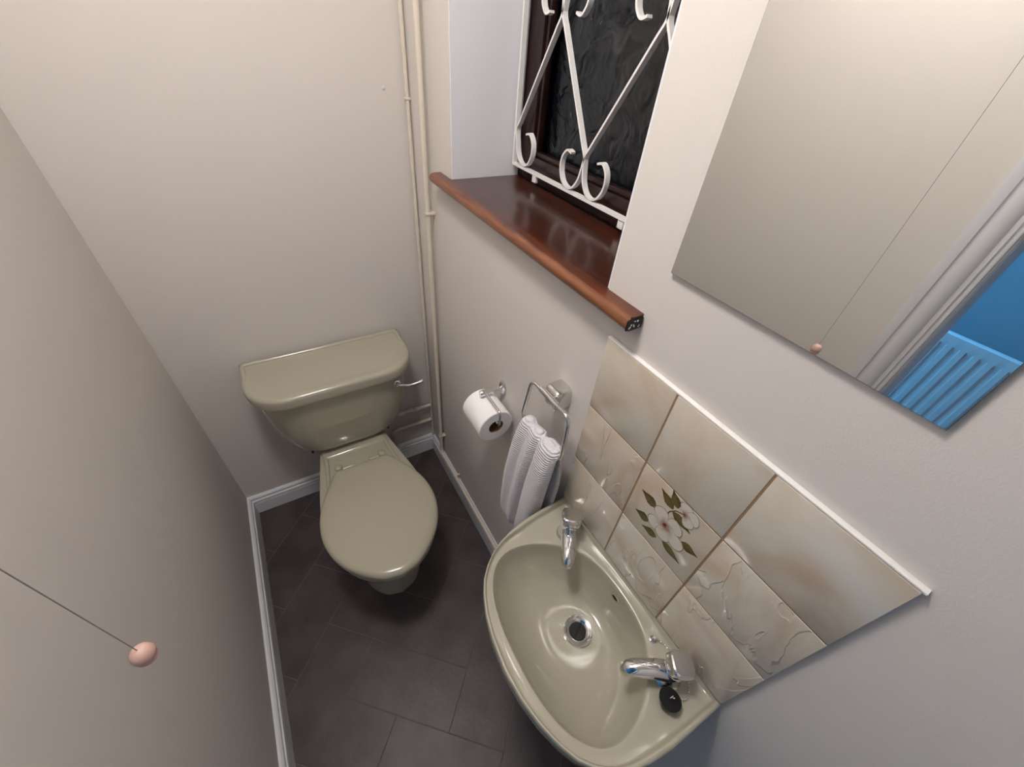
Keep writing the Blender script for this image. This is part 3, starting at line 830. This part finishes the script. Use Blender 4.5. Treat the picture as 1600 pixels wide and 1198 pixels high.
# flush lever
lv = lathe('flush_lever', [(.0125, 0), (.0125, .004), (.009, .007), (.0075, .016), (.0045, .018)], (-.190, .6915, .664), (0, -1, 0), MCHR, cb, 24)
P = smoothpts([(-.192, .678, .664), (-.172, .673, .660), (-.150, .668, .657), (-.118, .666, .660), (-.106, .667, .661)], 6)
tube('lever_arm', P, [interp(i/(len(P)-1), [(0, .0048), (.35, .0046), (.6, .006), (.9, .0078), (1, .0058)]) for i in range(len(P))], MCHR, lv, 14)
# fixing bolts under the cistern
for sg in (-1, 1):
    bx_ = TXC+sg*.140
    tube('fixing_bolt', [(bx_, .775, .424), (bx_, .775, .372)], .0035, MDARK, cb, 10)
    lathe('wing_nut', [(.011, 0), (.011, .006), (.006, .010)], (bx_, .775, .396), (0, 0, 1), MCARD, cb, 8)

# ------------------------------------------------------------------ pipework in the corner
def clip_on(parent, x, y, z, axis='z'):
    if axis == 'z': bx1 = ('pipe_clip', -.029, -.0002, y-.0088, y+.0088, z-.004, z+.004)
    else: bx1 = ('pipe_clip', -.029, -.0002, y-.004, y+.004, z-.0088, z+.0088)
    box(*bx1, MPIPE, parent, .002)
pA = thing('water_pipe', 'cream painted vertical water pipe clipped beside the sill, turning along the skirting', 'pipe', (-.020, .765, .125))
tube('copper_run', [(-.020, .758, H-.001), (-.020, .758, .126), (-.020, NEAR+.02, .126)], .0075, MPIPE, pA, 14, bend=.025)
clip_on(pA, -.02, .758, 1.19); clip_on(pA, -.02, .758, .235); clip_on(pA, -.02, .605, .126, 'y'); clip_on(pA, -.02, .758, 2.0)
clip_on(pA, -.02, .05, .126, 'y')
pB = thing('water_pipe', 'slim cream painted pipe rising in the corner behind the clipped pipe', 'pipe', (-.014, .885, .11))
tube('copper_run', [(-.0085, .893, H-.001), (-.0085, .893, .104)], .0055, MPIPE, pB, 14)
box('pipe_clip', -.016, -.0002, .886, .900, 1.44, 1.447, MPIPE, pB, .002)
pC = thing('cistern_feed', 'cream painted cistern feed pipe with isolating valve beside the toilet', 'pipe', (-.1, .885, .3))
tube('copper_run', [(-.0160, .884, .312), (-.165, .884, .312)], .0075, MPIPE, pC, 14)
lathe('valve_body', [(.0105, -.02), (.0120, -.016), (.0120, -.004), (.0090, 0), (.0120, .004), (.0120, .016), (.0105, .02)], (-.095, .884, .312), (1, 0, 0), MPIPE, pC, 8)
lathe('coupling_nut', [(.0118, -.012), (.0128, -.009), (.0128, .009), (.0118, .012)], (-.148, .884, .312), (1, 0, 0), MPIPE, pC, 6)
tube('valve_stem', [(-.095, .884, .312), (-.095, .866, .325)], .005, MPIPE, pC, 10)
box('valve_handle', -.118, -.072, .860, .867, .322, .330, MPIPE, pC, .002)
tube('feed_tail', [(-.165, .884, .312), (-.188, .884, .312), (-.188, .884, .412)], .0075, MPIPE, pC, 14, bend=.014)
pD = thing('overflow_pipe', 'lower cream painted pipe turning down into skirting beside the toilet', 'pipe', (-.19, .884, .1))
tube('copper_run', [(-.0160, .884, .222), (-.190, .884, .222), (-.190, .884, .1035)], .0078, MPIPE, pD, 14, bend=.010)
lathe('elbow_fitting', [(.0095, -.011), (.0100, -.009), (.0100, .009), (.0095, .011)], (-.190, .884, .202), (0, 0, 1), MPIPE, pD, 16)

# ------------------------------------------------------------------ toilet roll and holder
th = thing('toilet_roll_holder', 'chrome toilet roll holder with oval wall plate and bent wire arm', 'roll holder', (0, .31, .88))
V = []; F = []; prf = [(1, 0), (1, .003), (.86, .0065), (.55, .009), (.3, .0095)]
for sc, h in prf:
    for k in range(28):
        a = 2*PI*k/28; V.append((-h-.0004, .311+.0155*sc*math.cos(a), .877+.026*sc*math.sin(a)))
for i in range(len(prf)-1):
    for k in range(28): F.append((i*28+k, i*28+(k+1) % 28, (i+1)*28+(k+1) % 28, (i+1)*28+k))
F += [tuple(range(28)), tuple((len(prf)-1)*28+k for k in range(28))]
mesh_obj('wall_plate', V, F, MCHR, th, 40)
tube('post', [(-.008, .311, .880), (-.046, .311, .882)], .0052, MCHR, th, 14)
tube('knuckle', [(-.046, .311, .882), (-.052, .311, .882), (-.068, .311, .882), (-.072, .311, .882)], [.007, .0088, .0088, .006], MCHR, th, 18)
tube('wire_arm', [(-.057, .310, .884), (-.057, .226, .882), (-.0585, .226, .8375), (-.0585, .335, .8375)], .0034, MCHR, th, 12, bend=.008)
tr = thing('toilet_roll', 'white toilet roll hanging on chrome holder', 'toilet roll', (-.06, .29, .82))
RC = (-.0585, .240, .820); RR_, CRr = .0495, .0212
V = []; F = []; ns = 48
ring = [(CRr, 0.0), (RR_-.002, 0), (RR_, .002), (RR_, .098), (RR_-.002, .100), (CRr, .100)]
for r, h in ring:
    for k in range(ns): a = 2*PI*k/ns; V.append((RC[0]+r*math.cos(a), RC[1]+h, RC[2]+r*math.sin(a)))
for i in range(len(ring)):
    j = (i+1) % len(ring)
    for k in range(ns): F.append((i*ns+k, i*ns+(k+1) % ns, j*ns+(k+1) % ns, j*ns+k))
mesh_obj('paper', V, F, MPAPER, tr, 40)
V = []; F = []
ring = [(CRr, .0005), (CRr, .0995), (CRr-.0012, .0995), (CRr-.0012, .0005)]
for r, h in ring:
    for k in range(ns): a = 2*PI*k/ns; V.append((RC[0]+r*math.cos(a), RC[1]+h, RC[2]+r*math.sin(a)))
for i in range(4):
    j = (i+1) % 4
    for k in range(ns): F.append((i*ns+k, i*ns+(k+1) % ns, j*ns+(k+1) % ns, j*ns+k))
mesh_obj('cardboard_core', V, F, MCARD, tr, 40)

# ------------------------------------------------------------------ towel ring and towel
tg = thing('towel_ring', 'rectangular chrome towel ring on a chunky wall block', 'towel ring', (0, .075, 1.06))
V = []; F = []
sec = [(-.0003, .0225, .027), (-.028, .0225, .025), (-.034, .021, .0225), (-.037, .017, .018), (-.0375, .012, .012)]
for x, hy, hz in sec:
    for k in range(32):
        a = 2*PI*k/32; c_, s_ = math.cos(a), math.sin(a)
        e = 2/5
        V.append((x, .078+hy*math.copysign(abs(c_)**e, c_), 1.052+hz*math.copysign(abs(s_)**e, s_)))
for i in range(len(sec)-1):
    for k in range(32): F.append((i*32+k, i*32+(k+1) % 32, (i+1)*32+(k+1) % 32, (i+1)*32+k))
F += [tuple(range(32)), tuple((len(sec)-1)*32+k for k in range(32))]
mesh_obj('wall_block', V, F, MBRUSH, tg, 35)
tube('socket', [(-.045, .098, 1.065), (-.045, .042, 1.065)], .0072, MCHR, tg, 16)
RXr = -.047
cor = [(RXr, .07, 1.066), (RXr, .002, 1.070), (RXr-.008, -.010, .958), (RXr-.008, .140, .952), (RXr, .130, 1.064)]
pts = fillet([cor[0], cor[1], cor[2], cor[3], cor[4], cor[0]], .018, 6)
tube('ring_bar', pts[:-1], .0042, MCHR, tg, 14, closed=True)
# towel folded over the lower bar: one swept closed section with pleats
tw = []
NT = 72
def towel_section(p, nrm, y0, y1, thick, pl, ph):
    """closed ring round the folded towel; p = point on path (x,z), nrm = outward (x,z)"""
    out = []
    half = NT//2
    for k in range(half):
        u = k/(half-1); y = y1+(y0-y1)*u
        valley = math.exp(-((u-.56)/.055)**2)*1.0+.45*math.exp(-((u-.27)/.09)**2)
        e = thick*(1-pl*valley)+ .002*math.sin(7*u+ph)
        rnd = min(1, math.sqrt(max(0, 1-(2*u-1)**8)))
        out.append((p[0]+nrm[0]*e*rnd, y, p[1]+nrm[1]*e*rnd))
    for k in range(half):
        u = 1-k/(half-1); y = y1+(y0-y1)*u
        out.append((p[0]-nrm[0]*.0008, y, p[1]-nrm[1]*.0008))
    return out
BX, BZ = RXr-.008, .955
path = []
# front drop (from hem up), over the bar, back drop
for z, x, y0, y1, t, pl in ((.598, -.070, .030, .128, .010, .6), (.606, -.070, .022, .140, .022, .6), (.64, -.069, .012, .145, .029, .75), (.70, -.068, .006, .144, .031, .85), (.78, -.067, .003, .140, .031, .9), (.86, -.066, -.001, .135, .028, .85), (.92, -.064, -.005, .130, .022, .7)):
    path.append(towel_section((x, z), (-1, 0), y0, y1, t, pl, z*9))
for a in (20, 50, 80, 110, 140, 165):
    a_ = math.radians(a); n_ = (-math.cos(a_), math.sin(a_))
    path.append(towel_section((BX+n_[0]*.0052, BZ+n_[1]*.0052), n_, -.004, .126, .017, .45, 8.4))
for z, x, y0, y1, t in ((.93, -.0475, -.006, .124, .013), (.86, -.044, -.010, .124, .014), (.80, -.042, -.004, .124, .016), (.72, -.042, .003, .124, .016), (.665, -.042, .004, .122, .014), (.660, -.042, .006, .116, .006)):
    path.append(towel_section((x, z), (1, 0), y0, y1, t, .5, 8))
tow = loft('hand_towel', path, MTOWEL, None, 70)
md = tow.modifiers.new('smooth', 'SUBSURF'); md.levels = 1; md.render_levels = 1
tag(tow, 'white ribbed hand towel folded over chrome towel ring', 'towel')

# ------------------------------------------------------------------ light pull cord
pc = thing('light_pull_cord', 'thin light pull cord with pink bead hanging by left wall', 'pull cord', (-.683, -.074, 1.05))
bp_ = Vector((-.683, -.073, 1.062))
tube('cord', [bp_+Vector((0, 0, .008)), Vector((bp_.x, bp_.y, H-.03))], .00055, MCORD, pc, 8)
lathe('bead', [(.0022, .0125), (.006, .0115), (.0095, .0075), (.0113, .001), (.0110, -.004), (.0098, -.0055), (.0100, -.0070), (.0104, -.0085), (.0085, -.0125), (.004, -.0140)], bp_, (0, 0, 1), MBEAD, pc, 28)
lathe('switch_body', [(.026, 0), (.026, -.018), (.018, -.028), (.004, -.030)], (bp_.x, bp_.y, H), (0, 0, 1), MWHITE, pc, 28)
